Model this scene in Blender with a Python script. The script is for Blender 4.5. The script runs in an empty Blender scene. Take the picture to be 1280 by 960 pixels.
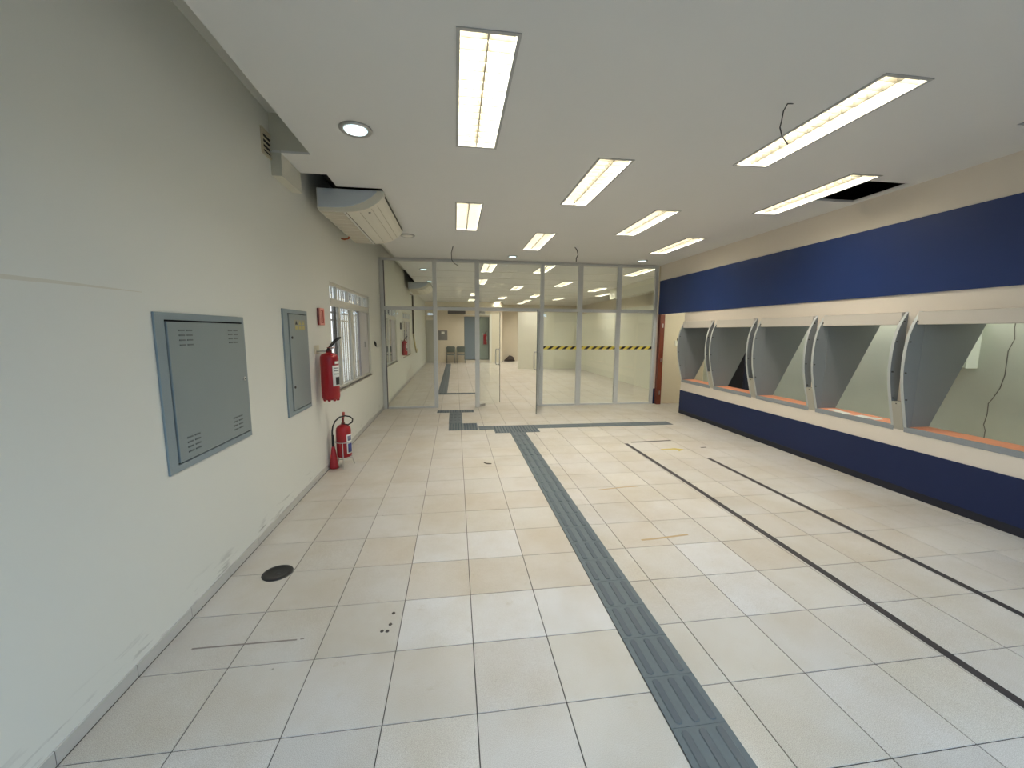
import bpy, bmesh, math, random
from mathutils import Matrix, Vector
random.seed(7)
S = bpy.context.scene
COL = S.collection
PI = math.pi

# ------------------------------------------------------------------ camera
cd = bpy.data.cameras.new('camera')
cam = bpy.data.objects.new('camera', cd)
COL.objects.link(cam)
S.camera = cam
cd.sensor_width = 36.0
cd.lens = 501.73 / 1280 * 36
cd.clip_start = 0.02
R_ = (0.990343, -0.138489, 0.006440)
U_ = (0.011618, 0.129194, 0.991551)
F_ = (0.138151, 0.981901, -0.129556)
cam.matrix_world = Matrix(((R_[0], U_[0], -F_[0], 1.5253), (R_[1], U_[1], -F_[1], -1.5484),
                           (R_[2], U_[2], -F_[2], 1.6469), (0, 0, 0, 1)))

# ------------------------------------------------------------------ sky, daylight, exposure
W = bpy.data.worlds.new('overcast_sky')
S.world = W
W.use_nodes = True
bg = W.node_tree.nodes['Background']
bg.inputs[0].default_value = (0.88, 0.94, 1.0, 1)
bg.inputs[1].default_value = 1.3
LAMP_W = 34.0            # one recessed fluorescent fixture in front of the glass
LAMP_W_BACK = 38.0       # one fixture beyond the glass, raised to brighten the back room
LAMP_C = (1.0, 0.94, 0.83)
DAY_W = 390.0            # daylight that comes in through the shop front behind the camera
S.view_settings.view_transform = 'Standard'
S.view_settings.look = 'None'
S.view_settings.exposure = 0.2
S.view_settings.gamma = 1.0
S.view_settings.use_curve_mapping = False
S.cycles.max_bounces = 10
S.cycles.diffuse_bounces = 6
S.cycles.transparent_max_bounces = 24
S.cycles.sample_clamp_indirect = 6.0
S.cycles.caustics_reflective = False
S.cycles.caustics_refractive = False

def area_light(name, loc, sx, sy, power, color, rot=(0, 0, 0), parent=None, shape='RECTANGLE', spread=PI):
    l = bpy.data.lights.new(name, 'AREA')
    l.shape = shape
    l.size = sx
    if shape == 'RECTANGLE':
        l.size_y = sy
    l.energy = power
    l.spread = spread
    l.color = color
    o = bpy.data.objects.new(name, l)
    COL.objects.link(o)
    o.rotation_euler = rot
    if parent:
        o.parent = parent
        o.location = Vector(loc) - wloc(parent)
    else:
        o.location = loc
    return o

def wloc(o):
    v = Vector(o.location)
    while o.parent:
        o = o.parent
        v = v + Vector(o.location)
    return v

# daylight through the glazed shop front at the back of the room (y = -2.6)
area_light('shopfront_daylight', (3.05, -4.3, 3.3), 6.4, 2.2, DAY_W, (0.47, 0.69, 1.0), (math.radians(52), 0, 0))

# ------------------------------------------------------------------ materials
def lin(c):
    return tuple(((x / 255) / 12.92 if x / 255 <= 0.04045 else ((x / 255 + 0.055) / 1.055) ** 2.4) for x in c) + (1,)

MATS = {}
def mat(name, rgb, rough=0.5, metal=0.0, var=0.0, vscale=4.0, bump=0.0, bscale=80.0, spec=0.5, alpha=None, emit=None):
    if name in MATS:
        return MATS[name]
    m = bpy.data.materials.new(name)
    m.use_nodes = True
    nt = m.node_tree
    b = nt.nodes['Principled BSDF']
    b.inputs['Base Color'].default_value = lin(rgb)
    b.inputs['Roughness'].default_value = rough
    b.inputs['Metallic'].default_value = metal
    b.inputs['Specular IOR Level'].default_value = spec
    geo = nt.nodes.new('ShaderNodeNewGeometry')
    if var > 0:
        n = nt.nodes.new('ShaderNodeTexNoise')
        n.inputs['Scale'].default_value = vscale
        n.inputs['Detail'].default_value = 4
        nt.links.new(geo.outputs['Position'], n.inputs['Vector'])
        mx = nt.nodes.new('ShaderNodeMixRGB')
        l = lin(rgb)
        mx.inputs[1].default_value = tuple(x * (1 - var) for x in l[:3]) + (1,)
        mx.inputs[2].default_value = tuple(min(1, x * (1 + var)) for x in l[:3]) + (1,)
        nt.links.new(n.outputs['Fac'], mx.inputs[0])
        nt.links.new(mx.outputs[0], b.inputs['Base Color'])
    if bump > 0:
        n2 = nt.nodes.new('ShaderNodeTexNoise')
        n2.inputs['Scale'].default_value = bscale
        nt.links.new(geo.outputs['Position'], n2.inputs['Vector'])
        bp = nt.nodes.new('ShaderNodeBump')
        bp.inputs['Strength'].default_value = bump
        bp.inputs['Distance'].default_value = 0.003
        nt.links.new(n2.outputs['Fac'], bp.inputs['Height'])
        nt.links.new(bp.outputs[0], b.inputs['Normal'])
    if emit:
        b.inputs['Emission Color'].default_value = tuple(emit[0]) + (1,)
        b.inputs['Emission Strength'].default_value = emit[1]
    MATS[name] = m
    return m

def glass_mat(name, tint, rough=0.0):
    m = bpy.data.materials.new(name)
    m.use_nodes = True
    nt = m.node_tree
    nt.nodes.remove(nt.nodes['Principled BSDF'])
    out = nt.nodes['Material Output']
    tr = nt.nodes.new('ShaderNodeBsdfTransparent')
    tr.inputs[0].default_value = tuple(tint) + (1,)
    gl = nt.nodes.new('ShaderNodeBsdfGlossy')
    gl.inputs['Roughness'].default_value = rough
    fr = nt.nodes.new('ShaderNodeFresnel')
    fr.inputs[0].default_value = 1.5
    mx = nt.nodes.new('ShaderNodeMixShader')
    geo = nt.nodes.new('ShaderNodeNewGeometry')
    front = nt.nodes.new('ShaderNodeMath')          # both faces of a pane reflect; count them once, on the outer face
    front.operation = 'SUBTRACT'
    front.inputs[0].default_value = 1.0
    nt.links.new(geo.outputs['Backfacing'], front.inputs[1])
    amt = nt.nodes.new('ShaderNodeMath')
    amt.operation = 'MULTIPLY'
    nt.links.new(fr.outputs[0], amt.inputs[0])
    nt.links.new(front.outputs[0], amt.inputs[1])
    two = nt.nodes.new('ShaderNodeMath')
    two.operation = 'MULTIPLY'
    two.use_clamp = True
    two.inputs[1].default_value = 1.8
    nt.links.new(amt.outputs[0], two.inputs[0])
    nt.links.new(two.outputs[0], mx.inputs[0])
    nt.links.new(tr.outputs[0], mx.inputs[1])
    nt.links.new(gl.outputs[0], mx.inputs[2])
    nt.links.new(mx.outputs[0], out.inputs[0])
    MATS[name] = m
    return m

def hazard_mat():
    m = mat('hazard_stripes', (235, 215, 70), 0.5)
    nt = m.node_tree
    b = nt.nodes['Principled BSDF']
    tc = nt.nodes.new('ShaderNodeNewGeometry')
    sep = nt.nodes.new('ShaderNodeSeparateXYZ')
    nt.links.new(tc.outputs['Position'], sep.inputs[0])
    def mth(op, a, bb):
        n = nt.nodes.new('ShaderNodeMath')
        n.operation = op
        for i, v in enumerate((a, bb)):
            if isinstance(v, (int, float)):
                n.inputs[i].default_value = v
            else:
                nt.links.new(v, n.inputs[i])
        return n.outputs[0]
    z = mth('MULTIPLY', sep.outputs[2], -1.2)
    s = mth('ADD', sep.outputs[0], z)
    s = mth('DIVIDE', s, 0.168)
    s = mth('FRACT', mth('ADD', s, 40.0), 0)
    s = mth('LESS_THAN', s, 0.45)
    mx = nt.nodes.new('ShaderNodeMixRGB')
    mx.inputs[1].default_value = lin((232, 214, 90))
    mx.inputs[2].default_value = lin((18, 18, 18))
    nt.links.new(s, mx.inputs[0])
    nt.links.new(mx.outputs[0], b.inputs['Base Color'])
    return m

def tile_mat():
    """Speckled porcelain; tone per tile from the object colour and from a hash of the tile's cell."""
    m = mat('porcelain_tile', (200, 196, 186), 0.33)
    nt = m.node_tree
    b = nt.nodes['Principled BSDF']
    geo = nt.nodes.new('ShaderNodeNewGeometry')
    oi = nt.nodes.new('ShaderNodeObjectInfo')
    def noise(scale, detail=3, rough=0.5):
        n = nt.nodes.new('ShaderNodeTexNoise')
        n.inputs['Scale'].default_value = scale
        n.inputs['Detail'].default_value = detail
        n.inputs['Roughness'].default_value = rough
        nt.links.new(geo.outputs['Position'], n.inputs['Vector'])
        return n.outputs['Fac']
    def ramp(fac, p0, c0, p1, c1):
        r = nt.nodes.new('ShaderNodeValToRGB')
        r.color_ramp.elements[0].position = p0
        r.color_ramp.elements[0].color = c0
        r.color_ramp.elements[1].position = p1
        r.color_ramp.elements[1].color = c1
        nt.links.new(fac, r.inputs[0])
        return r.outputs[0]
    def mul(a, c, f=1.0):
        x = nt.nodes.new('ShaderNodeMixRGB')
        x.blend_type = 'MULTIPLY'
        x.inputs[0].default_value = f
        nt.links.new(a, x.inputs[1])
        nt.links.new(c, x.inputs[2])
        return x.outputs[0]
    speck = ramp(noise(420, 2), 0.35, lin((166, 161, 154)), 0.62, lin((207, 204, 200)))
    cloud = ramp(noise(1.7, 5, 0.6), 0.36, (0.89, 0.85, 0.78, 1), 0.60, (1, 1, 1, 1))
    dirt = ramp(noise(9, 6, 0.7), 0.62, (1, 1, 1, 1), 0.80, (0.80, 0.74, 0.64, 1))
    vor = nt.nodes.new('ShaderNodeTexVoronoi')
    vor.inputs['Scale'].default_value = 3.1
    nt.links.new(geo.outputs['Position'], vor.inputs['Vector'])
    dot = ramp(vor.outputs['Distance'], 0.010, (0.25, 0.22, 0.18, 1), 0.03, (1, 1, 1, 1))
    c = mul(mul(speck, cloud), dirt)
    c = mul(c, dot)
    c = mul(c, oi.outputs['Color'])
    nt.links.new(c, b.inputs['Base Color'])
    rr = nt.nodes.new('ShaderNodeMapRange')
    rr.inputs[3].default_value = 0.26
    rr.inputs[4].default_value = 0.46
    nt.links.new(noise(5, 4), rr.inputs[0])
    nt.links.new(rr.outputs[0], b.inputs['Roughness'])
    bp = nt.nodes.new('ShaderNodeBump')
    bp.inputs['Strength'].default_value = 0.12
    bp.inputs['Distance'].default_value = 0.002
    nt.links.new(noise(260, 2), bp.inputs['Height'])
    nt.links.new(bp.outputs[0], b.inputs['Normal'])
    return m

def left_wall_mat():
    """Cream emulsion with a few scuffs low down and an old horizontal patch line near the front."""
    m = mat('cream_wall_paint', (216, 217, 210), 0.6, bump=0.10, bscale=40)
    nt = m.node_tree
    b = nt.nodes['Principled BSDF']
    geo = nt.nodes.new('ShaderNodeNewGeometry')
    mp = nt.nodes.new('ShaderNodeMapping')
    mp.inputs['Scale'].default_value = (1, 1.2, 9)
    nt.links.new(geo.outputs['Position'], mp.inputs['Vector'])
    n = nt.nodes.new('ShaderNodeTexNoise')
    n.inputs['Scale'].default_value = 3.2
    n.inputs['Detail'].default_value = 7
    nt.links.new(mp.outputs[0], n.inputs['Vector'])
    r = nt.nodes.new('ShaderNodeValToRGB')
    r.color_ramp.elements[0].position = 0.57
    r.color_ramp.elements[0].color = (0, 0, 0, 1)
    r.color_ramp.elements[1].position = 0.72
    r.color_ramp.elements[1].color = (1, 1, 1, 1)
    nt.links.new(n.outputs['Fac'], r.inputs[0])
    sep = nt.nodes.new('ShaderNodeSeparateXYZ')
    nt.links.new(geo.outputs['Position'], sep.inputs[0])
    mr = nt.nodes.new('ShaderNodeMapRange')
    mr.inputs[1].default_value = 0.09
    mr.inputs[2].default_value = 0.22
    mr.inputs[3].default_value = 0.75
    mr.inputs[4].default_value = 0.0
    nt.links.new(sep.outputs[2], mr.inputs[0])
    mm = nt.nodes.new('ShaderNodeMath')
    mm.operation = 'MULTIPLY'
    nt.links.new(mr.outputs[0], mm.inputs[0])
    nt.links.new(r.outputs[0], mm.inputs[1])
    mx = nt.nodes.new('ShaderNodeMixRGB')
    mx.inputs[1].default_value = lin((216, 217, 210))
    mx.inputs[2].default_value = lin((110, 108, 104))
    nt.links.new(mm.outputs[0], mx.inputs[0])
    nt.links.new(mx.outputs[0], b.inputs['Base Color'])
    return m

M_WALL = left_wall_mat()
M_WHITE = mat('white_panel_paint', (220, 210, 197), 0.55, var=0.02, vscale=3)
M_CEIL = mat('ceiling_paint', (222, 222, 220), 0.75, var=0.015, vscale=2)
M_SLAB = mat('raw_concrete', (70, 70, 68), 0.9, var=0.2)  # concrete slab darkened in colour so hatches and niche look unlit
M_SLOT = mat('slot_paint', (205, 205, 198), 0.8, var=0.03)
M_BACK = mat('back_room_cream', (226, 218, 200), 0.6, var=0.02)
M_CORR = mat('corridor_plaster', (205, 212, 200), 0.7, var=0.04, vscale=5, bump=0.2, bscale=25)
M_TILE = tile_mat()
M_GROUT = mat('grout', (72, 66, 60), 0.9, var=0.12, vscale=14)
M_SKIRT = mat('skirting_tile', (184, 183, 178), 0.4, var=0.04, vscale=60)
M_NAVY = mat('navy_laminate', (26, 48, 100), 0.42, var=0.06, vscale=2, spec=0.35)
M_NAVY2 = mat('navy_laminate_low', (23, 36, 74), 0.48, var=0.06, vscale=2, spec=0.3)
M_DARK = mat('dark_plinth', (16, 19, 34), 0.5)
M_GREY = mat('grey_laminate', (138, 143, 146), 0.45, var=0.02)
M_FINEDGE = mat('fin_edge_grey', (186, 190, 188), 0.45)
M_HEAD = mat('header_laminate', (206, 199, 189), 0.5)
M_SALMON = mat('salmon_board', (236, 158, 122), 0.55, var=0.10, vscale=9)
M_STEELG = mat('grey_enamel', (128, 139, 141), 0.38, var=0.03, vscale=5)
M_STEELF = mat('grey_enamel_frame', (128, 142, 148), 0.36, var=0.04, vscale=6)
M_BLACK = mat('black_plastic', (20, 20, 22), 0.45)
M_GAP = mat('dark_gap', (12, 13, 14), 0.9)
M_ALU = mat('anodised_aluminium', (200, 202, 201), 0.4, 0.1)
M_STEEL = mat('brushed_steel', (190, 190, 188), 0.3, 0.9)
M_RED = mat('red_enamel', (152, 18, 28), 0.28)
M_HORN = mat('red_plastic_horn', (160, 32, 40), 0.45)
M_ALARM = mat('faded_red_plastic', (172, 66, 56), 0.5)
M_ALARM2 = mat('pale_red_plastic', (222, 150, 136), 0.5)
M_ALARM3 = mat('salmon_face', (236, 176, 150), 0.5)
M_PAPER = mat('white_paper', (232, 232, 228), 0.7)
M_LABELB = mat('label_blue', (52, 62, 120), 0.6)
M_LABELK = mat('label_black', (38, 34, 34), 0.6)
M_PLAST = mat('ivory_plastic', (224, 220, 206), 0.4)
M_GRILL = mat('grille_plastic', (206, 198, 182), 0.5)
M_ENDC = mat('cool_grey_plastic', (196, 204, 212), 0.4)  # white end cap; the cool cast of daylight is put into its colour
M_COPPER = mat('copper_pipe', (184, 108, 70), 0.35, 0.7)
M_LAMPW = mat('white_lamp_metal', (232, 230, 222), 0.3)
M_LOUV = mat('satin_louver', (184, 179, 164), 0.35, 0.6)
M_TUBE = mat('fluorescent_tube', (255, 250, 230), 0.4, emit=((1.0, 0.93, 0.72), 5.0))
M_DLGLOW = mat('downlight_glow', (240, 248, 255), 0.4, emit=((0.74, 0.95, 1.0), 1.6))
M_RUB = mat('rubber_paving', (86, 97, 102), 0.55, var=0.15, vscale=30)
M_RUBBAR = mat('rubber_bar', (66, 79, 88), 0.42, var=0.1, vscale=20)
M_TAPE = mat('black_tape', (46, 42, 44), 0.6, var=0.25, vscale=12)
M_YELLOW = mat('worn_yellow_paint', (186, 168, 84), 0.7, var=0.2, vscale=20)
M_STAIN = mat('glue_residue', (168, 146, 110), 0.6, var=0.2, vscale=30)
M_SCRATCH = mat('dark_scrape', (128, 120, 114), 0.7, var=0.2, vscale=30)
M_BROWN = mat('brown_varnished_wood', (112, 54, 36), 0.4, var=0.15, vscale=12)
M_WIN = mat('white_window_paint', (200, 198, 188), 0.45)
M_WINB = mat('grey_window_bar', (128, 124, 116), 0.5)
M_DKWIN = mat('dark_window_channel', (84, 82, 76), 0.6)
M_BEIGEW = mat('beige_recess_wall', (206, 192, 164), 0.6, var=0.02)
M_CHAIR = mat('grey_chair_shell', (104, 112, 106), 0.5)
M_BOARD = mat('grey_notice_board', (142, 142, 142), 0.6)
M_DOORG = mat('blue_grey_door', (124, 138, 148), 0.45)
M_SACK = mat('dark_sack', (74, 66, 62), 0.8, var=0.2, vscale=18)
M_CRACK = mat('crack_shadow', (118, 119, 110), 0.9)
M_WIRE = mat('grey_cable', (64, 64, 64), 0.6)
M_CORD = mat('yellowed_cord', (196, 186, 140), 0.6)
M_HAZ = hazard_mat()
M_STICK = mat('warning_sticker', (150, 151, 136), 0.6)
G_PANE = glass_mat('clear_glass', (0.965, 0.985, 0.97))
G_WIN = glass_mat('window_glass', (0.93, 0.95, 0.95), 0.05)

# ------------------------------------------------------------------ mesh building
class MB:
    def __init__(s):
        s.v, s.f, s.mi, s.sm = [], [], [], []
    def face(s, idx, mi=0, smooth=False):
        s.f.append(tuple(idx)); s.mi.append(mi); s.sm.append(smooth)
    def box(s, x0, y0, z0, x1, y1, z1, mi=0):
        b = len(s.v)
        s.v += [(x0, y0, z0), (x1, y0, z0), (x1, y1, z0), (x0, y1, z0), (x0, y0, z1), (x1, y0, z1), (x1, y1, z1), (x0, y1, z1)]
        for q in ((3, 2, 1, 0), (4, 5, 6, 7), (0, 1, 5, 4), (1, 2, 6, 5), (2, 3, 7, 6), (3, 0, 4, 7)):
            s.face([b + i for i in q], mi)
        return s
    def prism(s, pts, axis, a, b_, mi=0, smooth=False):
        """pts: 2-D outline; axis 'x': (y,z), 'y': (x,z), 'z': (x,y)."""
        ar = sum(pts[i][0] * pts[(i + 1) % len(pts)][1] - pts[(i + 1) % len(pts)][0] * pts[i][1] for i in range(len(pts)))
        if ar < 0:
            pts = pts[::-1]
        def P(p, t):
            return {'x': (t, p[0], p[1]), 'y': (p[0], t, p[1]), 'z': (p[0], p[1], t)}[axis]
        n = len(pts); b = len(s.v)
        s.v += [P(p, a) for p in pts] + [P(p, b_) for p in pts]
        flip = (axis == 'y') != (b_ < a)
        lo = list(range(b, b + n)); hi = list(range(b + n, b + 2 * n))
        s.face(lo if flip else lo[::-1], mi); s.face(hi[::-1] if flip else hi, mi)
        for i in range(n):
            j = (i + 1) % n
            q = [b + i, b + j, b + n + j, b + n + i]
            s.face(q[::-1] if flip else q, mi, smooth)
        return s
    def lathe(s, prof, c=(0, 0, 0), n=24, mi=0, smooth=True, axis='z'):
        b = len(s.v); k = len(prof)
        for r, h in prof:
            for i in range(n):
                a = 2 * PI * i / n
                x, y = r * math.cos(a), r * math.sin(a)
                p = {'z': (x, y, h), 'x': (h, x, y), 'y': (y, h, x)}[axis]
                s.v.append((c[0] + p[0], c[1] + p[1], c[2] + p[2]))
        for j in range(k - 1):
            for i in range(n):
                i2 = (i + 1) % n
                s.face((b + j * n + i, b + j * n + i2, b + (j + 1) * n + i2, b + (j + 1) * n + i), mi, smooth)
        s.face([b + i for i in range(n)][::-1], mi)
        s.face([b + (k - 1) * n + i for i in range(n)], mi)
        return s
    def tube(s, path, r, n=8, mi=0, closed=False):
        pts = [Vector(p) for p in path]
        b = len(s.v); m = len(pts)
        rs = r if isinstance(r, (list, tuple)) else [r] * m
        up = Vector((0, 0, 1)); prev = None
        for i, p in enumerate(pts):
            if closed:
                d = pts[(i + 1) % m] - pts[i - 1]
            else:
                d = pts[min(i + 1, m - 1)] - pts[max(i - 1, 0)]
            d.normalize()
            ref = prev if prev is not None else (up if abs(d.z) < 0.9 else Vector((1, 0, 0)))
            a = ref - d * ref.dot(d)
            if a.length < 1e-5:
                a = Vector((1, 0, 0)) - d * d.x
            a.normalize(); prev = a
            c = d.cross(a)
            for k in range(n):
                t = 2 * PI * k / n
                s.v.append(tuple(p + (a * math.cos(t) + c * math.sin(t)) * rs[i]))
        for i in range(m if closed else m - 1):
            i2 = (i + 1) % m
            for k in range(n):
                k2 = (k + 1) % n
                s.face((b + i * n + k, b + i * n + k2, b + i2 * n + k2, b + i2 * n + k), mi, True)
        if not closed:
            s.face([b + k for k in range(n)][::-1], mi)
            s.face([b + (m - 1) * n + k for k in range(n)], mi)
        return s
    def plate(s, axis, t0, t1, u0, u1, v0, v1, holes=(), mi=0):
        """Slab with rectangular holes; holes are (ua,ub,va,vb)."""
        us = sorted({u0, u1} | {min(max(h[i], u0), u1) for h in holes for i in (0, 1)})
        vs = sorted({v0, v1} | {min(max(h[i], v0), v1) for h in holes for i in (2, 3)})
        nu, nv = len(us) - 1, len(vs) - 1
        def solid(i, j):
            if not (0 <= i < nu and 0 <= j < nv):
                return False
            cu, cv = (us[i] + us[i + 1]) / 2, (vs[j] + vs[j + 1]) / 2
            return not any(h[0] < cu < h[1] and h[2] < cv < h[3] for h in holes)
        idx = {}
        def V(t, u, v):
            k = (t, u, v)
            if k not in idx:
                idx[k] = len(s.v)
                s.v.append({'x': (t, u, v), 'y': (u, t, v), 'z': (u, v, t)}[axis])
            return idx[k]
        fl = axis == 'y'
        def F(q):
            s.face(q[::-1] if fl else q, mi)
        for i in range(nu):
            for j in range(nv):
                if not solid(i, j):
                    continue
                a, b, c, d = us[i], us[i + 1], vs[j], vs[j + 1]
                F([V(t1, a, c), V(t1, b, c), V(t1, b, d), V(t1, a, d)])
                F([V(t0, a, d), V(t0, b, d), V(t0, b, c), V(t0, a, c)])
                if not solid(i - 1, j): F([V(t0, a, c), V(t1, a, c), V(t1, a, d), V(t0, a, d)])
                if not solid(i + 1, j): F([V(t0, b, d), V(t1, b, d), V(t1, b, c), V(t0, b, c)])
                if not solid(i, j - 1): F([V(t0, b, c), V(t1, b, c), V(t1, a, c), V(t0, a, c)])
                if not solid(i, j + 1): F([V(t0, a, d), V(t1, a, d), V(t1, b, d), V(t0, b, d)])
        return s
    def mesh(s, name, mats, off=(0, 0, 0), bevel=0.0, seg=2):
        me = bpy.data.meshes.new(name)
        me.from_pydata([(x - off[0], y - off[1], z - off[2]) for x, y, z in s.v], [], s.f)
        for m in (mats if isinstance(mats, (list, tuple)) else [mats]):
            me.materials.append(m)
        for p, mi, sm in zip(me.polygons, s.mi, s.sm):
            p.material_index = mi
            p.use_smooth = sm
        if bevel > 0:
            bm = bmesh.new()
            bm.from_mesh(me)
            es = [e for e in bm.edges if len(e.link_faces) == 2 and e.calc_face_angle(0) > 0.6]
            bmesh.ops.bevel(bm, geom=es, offset=bevel, segments=seg, profile=0.5, affect='EDGES', clamp_overlap=True)
            bm.to_mesh(me)
            bm.free()
        me.update()
        return me

def bx(*a):
    return MB().box(*a)

def tag(o, label=None, cat=None, group=None, kind=None):
    if label: o['label'] = label
    if cat: o['category'] = cat
    if group: o['group'] = group
    if kind: o['kind'] = kind
    return o

def top(name, mb, m, label=None, cat=None, group=None, kind=None, bevel=0.0):
    """A thing (or piece of the setting) that is one mesh, its origin at the middle of its base."""
    xs, ys, zs = zip(*mb.v)
    off = ((min(xs) + max(xs)) / 2, (min(ys) + max(ys)) / 2, min(zs))
    o = bpy.data.objects.new(name, mb.mesh(name, m, off, bevel))
    o.location = off
    COL.objects.link(o)
    return tag(o, label, cat, group, kind)

def struct(name, mb, m, label=None, bevel=0.0):
    return top(name, mb, m, label=label, kind='structure', bevel=bevel)

def thing(name, loc, label, cat, group=None):
    o = bpy.data.objects.new(name, None)
    o.empty_display_size = 0.1
    o.location = loc
    COL.objects.link(o)
    return tag(o, label, cat, group)

def part(name, mb, m, parent, label=None, kind=None, bevel=0.0):
    w = wloc(parent)
    o = bpy.data.objects.new(name, mb.mesh(name, m, w, bevel))
    COL.objects.link(o)
    o.parent = parent
    return tag(o, label, kind=kind)

def copy_tree(o, parent=None):
    c = o.copy()
    COL.objects.link(c)
    c.parent = parent
    for ch in list(o.children):
        copy_tree(ch, c)
    return c

# ================================================================== THE SETTING
H = 3.13                     # ceiling
X_R = 6.10                   # panelled right wall
YG = 7.17                    # glass partition
Y_F = -2.6                   # shop front behind the camera
Y_END = 19.8                 # far wall

LAMPS = [  # x0, y0 of each recessed fluorescent fixture (0.30 x 1.27)
    (1.56, 0.66), (4.00, 0.655), (2.77, 1.985), (5.22, 1.95), (1.555, 3.385), (3.975, 3.29), (2.755, 4.65), (5.17, 4.58),
    (3.49, 7.52), (2.16, 7.56), (5.94, 7.58), (4.74, 10.36), (2.16, 10.26), (3.47, 11.77), (6.34, 11.72), (7.26, 13.55),
    (2.13, 14.40), (4.68, 14.55), (3.45, 15.87), (6.02, 15.93), (2.15, 17.45), (4.81, 17.38), (3.52, 18.45), (4.81, 18.95)]
LW, LL = 0.30, 1.27
WINS = [(3.745, 6.02, 0.865, 2.245), (7.30, 9.35, 0.86, 2.20), (10.62, 12.55, 0.875, 2.22)]
HATCH = (5.53, 6.02, 2.08, 2.66)
HATCH2 = (5.50, 6.0, 0.45, 1.0)

# ---- floor: grout bed, single tiles, and the tiles too far or too hidden to pick out
T = 0.4
floor = struct('floor', bx(-0.05, Y_F, -0.12, 8.75, 22.0, -0.0035), M_GROUT)
g = 0.0022
def tile_box(mb, x0, x1, y0, y1, dz=0.0):
    mb.box(x0 + g, y0 + g, -0.010, x1 - g, y1 - g, dz)
tile_me = {}
WHITE_T = {(3, 3), (4, 3), (3, 1), (4, 1), (5, 1), (8, 2), (8, 1)}
BROWN_T = {(2, 3), (5, 3), (3, 2), (4, 2), (5, 2), (10, 3), (11, 2), (12, 3), (9, 2), (12, 2), (13, 4), (7, 3), (4, 5), (5, 5)}
rt = random.Random(3)
single = set()
for r in range(-2, 14):
    for c in range(0, 16):
        single.add((c, r))
        x0, x1 = (0.009 if c == 0 else c * T), (c + 1) * T
        if c == 15:
            x1 = X_R + 0.005
        key = (round(x1 - x0, 3))
        if key not in tile_me:
            mb = MB()
            tile_box(mb, 0, x1 - x0, 0, T)
            tile_me[key] = mb.mesh('tile', M_TILE, bevel=0.0012, seg=1)
        o = bpy.data.objects.new('tile', tile_me[key])
        COL.objects.link(o)
        o.parent = floor
        o.location = Vector((x0, r * T, rt.uniform(-0.0006, 0.0004))) - Vector(floor.location)
        k = rt.uniform(0.93, 1.02)
        col = (k, k, k * rt.uniform(0.97, 1.0), 1)
        if (c, r) in WHITE_T:
            col = (1.08, 1.11, 1.16, 1)
        elif (c, r) in BROWN_T:
            col = (0.96, 0.93, 0.88, 1)
        o.color = col
fm = MB()
for r in range(-7, 54):
    for c in range(0, 22):
        if (c, r) in single:
            continue
        x0, x1 = (0.009 if c == 0 else c * T), (c + 1) * T
        tile_box(fm, x0, x1, r * T, (r + 1) * T)
fl2 = part('tile_field', fm, M_TILE, floor, kind='stuff')
fl2.color = (0.98, 0.96, 0.92, 1)

# ---- left wall, its tiled skirting
w_left = struct('wall_left', MB().plate('x', -0.18, 0.0, Y_F, 22.0, 0.0, 3.5, WINS_H := [(a, b, c, d) for a, b, c, d in WINS]), M_WALL)
# an old filled line in the plaster
part('patch_line', MB().prism([(0.02, 1.812), (0.30, 1.820), (0.70, 1.826), (0.70, 1.829), (0.30, 1.832), (0.02, 1.830)], 'x', -0.001, 0.0006), mat('old_patch', (206, 203, 190), 0.7), w_left)
base = struct('baseboard_left', bx(0.0, Y_F, 0.0, 0.0075, YG - 0.03, 0.062), M_GROUT)
for r in range(-4, 18):
    y1 = min((r + 1) * T, YG - 0.03)
    part('skirting_tile', bx(0.0, r * T + 0.0015, 0.001, 0.009, y1 - 0.0015, 0.064), M_SKIRT, base, bevel=0.0012)
base2 = struct('baseboard_back', MB().box(0.0, YG + 0.03, 0.0, 0.009, Y_END, 0.064), M_SKIRT)

# ---- ceiling with the lamp recesses, hatches and the slot along the left wall
holes = [(x, x + LW, y, y + LL) for x, y in LAMPS]
holes += [HATCH, HATCH2, (-0.2, 0.32, Y_F - 0.1, 2.30), (0.0 - 0.2, 0.32, 2.74, 3.06), (-0.2, 0.775, 3.06, 4.74), (-0.2, 0.32, 4.74, 11.32), (-0.2, 0.775, 11.32, 13.0)]
ceil = struct('ceiling', MB().plate('z', H, H + 0.018, -0.0, 8.75, Y_F, 22.0, holes), M_CEIL)
slab = MB().box(0.345, Y_F, 3.44, 8.75, 22.0, 3.56)
struct('ceiling_slab', slab, M_SLAB)
struct('ceiling_slot', bx(0.0, Y_F, 3.44, 0.345, 2.32, 3.56).box(0, 4.95, 3.44, 0.345, 11.0, 3.56), M_SLOT)
struct('ceiling_void', bx(0.0, 2.32, 3.44, 0.345, 4.95, 3.56).box(0, 11.0, 3.44, 0.345, 22.0, 3.56), M_SLAB)
struct('trim_1', bx(0.32, Y_F, H + 0.018, 0.345, 2.30, 3.44).box(0.32, 4.97, H + 0.018, 0.345, 11.1, 3.44), M_SLOT)
beam = MB().box(0.0, 2.30, 2.945, 0.084, 2.74, 3.44).box(0.084, 2.30, H + 0.018, 0.345, 2.32, 3.44)
struct('trim_2', beam, mat('beam_paint', (206, 204, 190), 0.65, var=0.02))
struct('trim_3', bx(0.0, 4.95, H + 0.0, 0.32, 4.97, 3.44), M_SLAB)
hm = MB()
for a in (HATCH,):
    x0, x1, y0, y1 = a
    hm.box(x0 - 0.012, y1, H - 0.004, x1 + 0.012, y1 + 0.014, H + 0.02).box(x0 - 0.012, y0, H - 0.003, x0, y1, H + 0.02)
struct('trim_4', hm, M_CEIL)

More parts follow.
